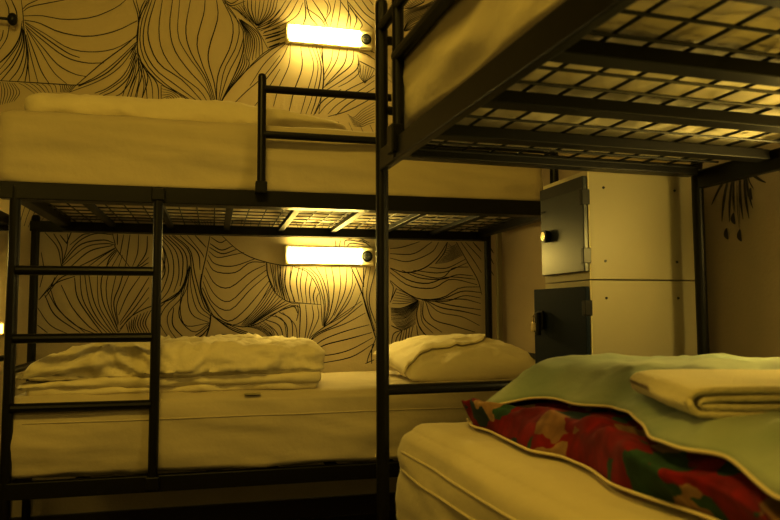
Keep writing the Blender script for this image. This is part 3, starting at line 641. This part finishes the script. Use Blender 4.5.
# floral body: from bottom piping bulging up under the top edge; two puffy rolls
bm = bmesh.new(); G = []; nt_ = 26
for i in range(nv + 1):
    v = QV0 + .005 + (QV1 - QV0 - .01) * i / nv; ub, zb_ = interp(bot, v); ut, zt = interp(top, v); row = []
    ut += .035; zt -= .008
    if v < .2: ut -= .02
    for j in range(nt_ + 1):
        t = j / nt_
        u = ub + (ut - ub) * t; z = zb_ + (zt - zb_) * t
        bul = .018 * math.sin(math.pi * t) + .016 * math.sin(2 * math.pi * t - .5) * (1 if v < .9 else .6)
        gap = max(.04, ut - ub); nx_, nz_ = -(zt - zb_), (ut - ub); l = math.hypot(nx_, nz_)
        w = noise.noise(Vector((v * 8, t * 2, .3))) * .018 + .010 * (ridg(Vector((v * 10, t * 2.5, 2.)), 2) - .4)
        k = (bul + w * math.sin(math.pi * t)) / l
        row.append(bm.verts.new((u + nx_ * k, -v, z + nz_ * k)))
    # tuck underneath toward the inside
    row.append(bm.verts.new((ut + .10, -v, zt + .004)))
    row.insert(0, bm.verts.new((ub + .06, -v, .708)))
    G.append(row)
for i in range(nv):
    for j in range(len(G[0]) - 1): bm.faces.new((G[i][j], G[i + 1][j], G[i + 1][j + 1], G[i][j + 1]))
q2 = obj('floral_side', bm, M['floral'], quilt, True); q2['label'] = 'red, green and cream floral underside'
# piping
bm = bmesh.new(); add_tube(bm, [(u - .002, -v, z - .002) for v, u, z in bot if v > .12][:118], .0026, 8)
obj('lower_piping', bm, M['piping'], quilt, True)
bm = bmesh.new(); add_tube(bm, [(interp(top, v)[0] - .001, -v, max(.712, qtop(interp(top, v)[0], v)) - .003) for v in [QV0 + (QV1 - QV0) * i / 150 for i in range(151)]], .0026, 8)
obj('upper_piping', bm, M['piping'], quilt, True)
# far end closing panel
bm = bmesh.new(); row = []
for j in range(41):
    u = .17 + (QU1 - .17) * j / 40
    a = bm.verts.new((u, -QV0 - .002, .708)); b = bm.verts.new((u, -QV0 - .004, max(.712, qtop(u, QV0)) + .0)); row.append((a, b))
for p, q in zip(row, row[1:]): bm.faces.new((p[0], q[0], q[1], p[1]))
obj('end_panel', bm, M['teal'], quilt, True)

# ------------------------------------------------------------------ folded towel on the quilt
def towel():
    bm = bmesh.new(); W_, D_ = .38, .295; ny = 34
    def band(xl, zc, rad, th, seed):
        # folded band: over the top, round the left end, back along the bottom
        path = [(W_ - (W_ - xl - rad) * k / 22, zc + rad) for k in range(22)]
        path += [(xl + rad - rad * math.sin(math.pi * k / 10), zc + rad * math.cos(math.pi * k / 10)) for k in range(11)]
        path += [(xl + rad + (W_ - xl - rad) * (k + 1) / 22, zc - rad) for k in range(22)]
        n = len(path); outer = []; inner = []
        for i, p in enumerate(path):
            a = path[max(0, i - 1)]; b = path[min(n - 1, i + 1)]; dx, dz = b[0] - a[0], b[1] - a[1]; l = math.hypot(dx, dz)
            nx, nz = -dz / l, dx / l
            outer.append((p[0] - nx * -th / 2 * -1, p[1] - nz * -th / 2 * -1)); inner.append((p[0] + nx * th / 2, p[1] + nz * th / 2))
        ring = outer + inner[::-1]; R_ = []
        for k in range(ny + 1):
            y = -D_ * k / ny; e = min(k, ny - k); sh = 1 if e > 0 else .96
            row = []
            for (x, z) in ring:
                w = .0035 * noise.noise(Vector((x * 8, y * 8, seed))) + .0012 * ridg(Vector((x * 25, y * 25, seed)), 2)
                sag = -.006 * max(0, (.06 - x) / .06) ** 2 * (1 if z > zc else 0)
                row.append(bm.verts.new((x + .004 * noise.noise(Vector((y * 10, seed, z * 40))), y + .003 * noise.noise(Vector((x * 12, z * 90, seed))), z + w * .6 + sag)))
            R_.append(row)
        m = len(ring)
        for a, b in zip(R_, R_[1:]):
            for i in range(m): bm.faces.new((a[i], a[(i + 1) % m], b[(i + 1) % m], b[i]))
        h = len(outer)
        for row, fl in ((R_[0], 0), (R_[-1], 1)):
            for i in range(h - 1):
                f = (row[i], row[i + 1], row[m - 2 - i], row[m - 1 - i]); bm.faces.new(f if fl else f[::-1])
    band(0, .0205, .0160, .0085, 1.)
    band(.016, .0205, .0058, .0080, 5.)
    bmesh.ops.recalc_face_normals(bm, faces=bm.faces)
    return bm
tw = obj('folded_towel', towel(), M['towel'], None, True)
tw.location = NP(.268, .595, .813); tw.rotation_euler = (math.radians(0), math.radians(0), ANG - math.atan2(.10, .25))
tag(tw, 'folded cream towel lying on the teal quilt in the right foreground', 'towel')

# ------------------------------------------------------------------ lights
def area(name, loc, rot, size, power, col):
    l = bpy.data.lights.new(name, 'AREA'); l.shape = 'RECTANGLE'; l.size = size[0]; l.size_y = size[1]; l.energy = power; l.color = col
    o = bpy.data.objects.new(name, l); COL.objects.link(o); o.location = loc; o.rotation_euler = rot
    return o
AMB = (1, .68, .098)
area('room_fill', (-.25, .35, 2.8), (math.radians(22), 0, math.radians(8)), (.7, .4), 30, AMB)  # unseen fill light added overhead for the general room light
area('room_fill', (-1.9, -1.2, 1.9), (math.radians(78), 0, math.radians(-38)), (.8, .8), 9, AMB)  # second added fill, behind the camera on the left
area('underside_fill', (1.36, .75, 1.02), (math.radians(145), 0, math.radians(70)), (.12, .4), 3.2, AMB)  # fill light added to brighten the underside of the near upper mattress
w = bpy.data.worlds.new('world'); S.world = w; w.use_nodes = True
w.node_tree.nodes['Background'].inputs['Color'].default_value = (.02, .012, .004, 1)
w.node_tree.nodes['Background'].inputs['Strength'].default_value = .3

# ------------------------------------------------------------------ camera
cd = bpy.data.cameras.new('camera'); cam = bpy.data.objects.new('camera', cd); COL.objects.link(cam)
f_px, pitch, roll, yaw = 709.9, .0752, -.0040, .2434
cd.sensor_width = 36; cd.lens = f_px * 36 / 780; cd.clip_start = .02
cy, sy, cp, sp = math.cos(yaw), math.sin(yaw), math.cos(pitch), math.sin(pitch)
F_ = Vector((sy * cp, cy * cp, sp)); r_ = Vector((cy, -sy, 0)); u_ = r_.cross(F_)
r2 = r_ * math.cos(roll) + u_ * math.sin(roll); u2 = u_ * math.cos(roll) - r_ * math.sin(roll)
cam.matrix_world = Matrix(((r2.x, u2.x, -F_.x, 0), (r2.y, u2.y, -F_.y, 0), (r2.z, u2.z, -F_.z, .95), (0, 0, 0, 1)))
cd.dof.use_dof = True; cd.dof.focus_distance = 2.9; cd.dof.aperture_fstop = 5.6
S.camera = cam
S.view_settings.view_transform = 'Standard'
S.view_settings.look = 'None'
S.view_settings.exposure = 0.25
S.view_settings.gamma = 0.80
S.cycles.max_bounces = 8
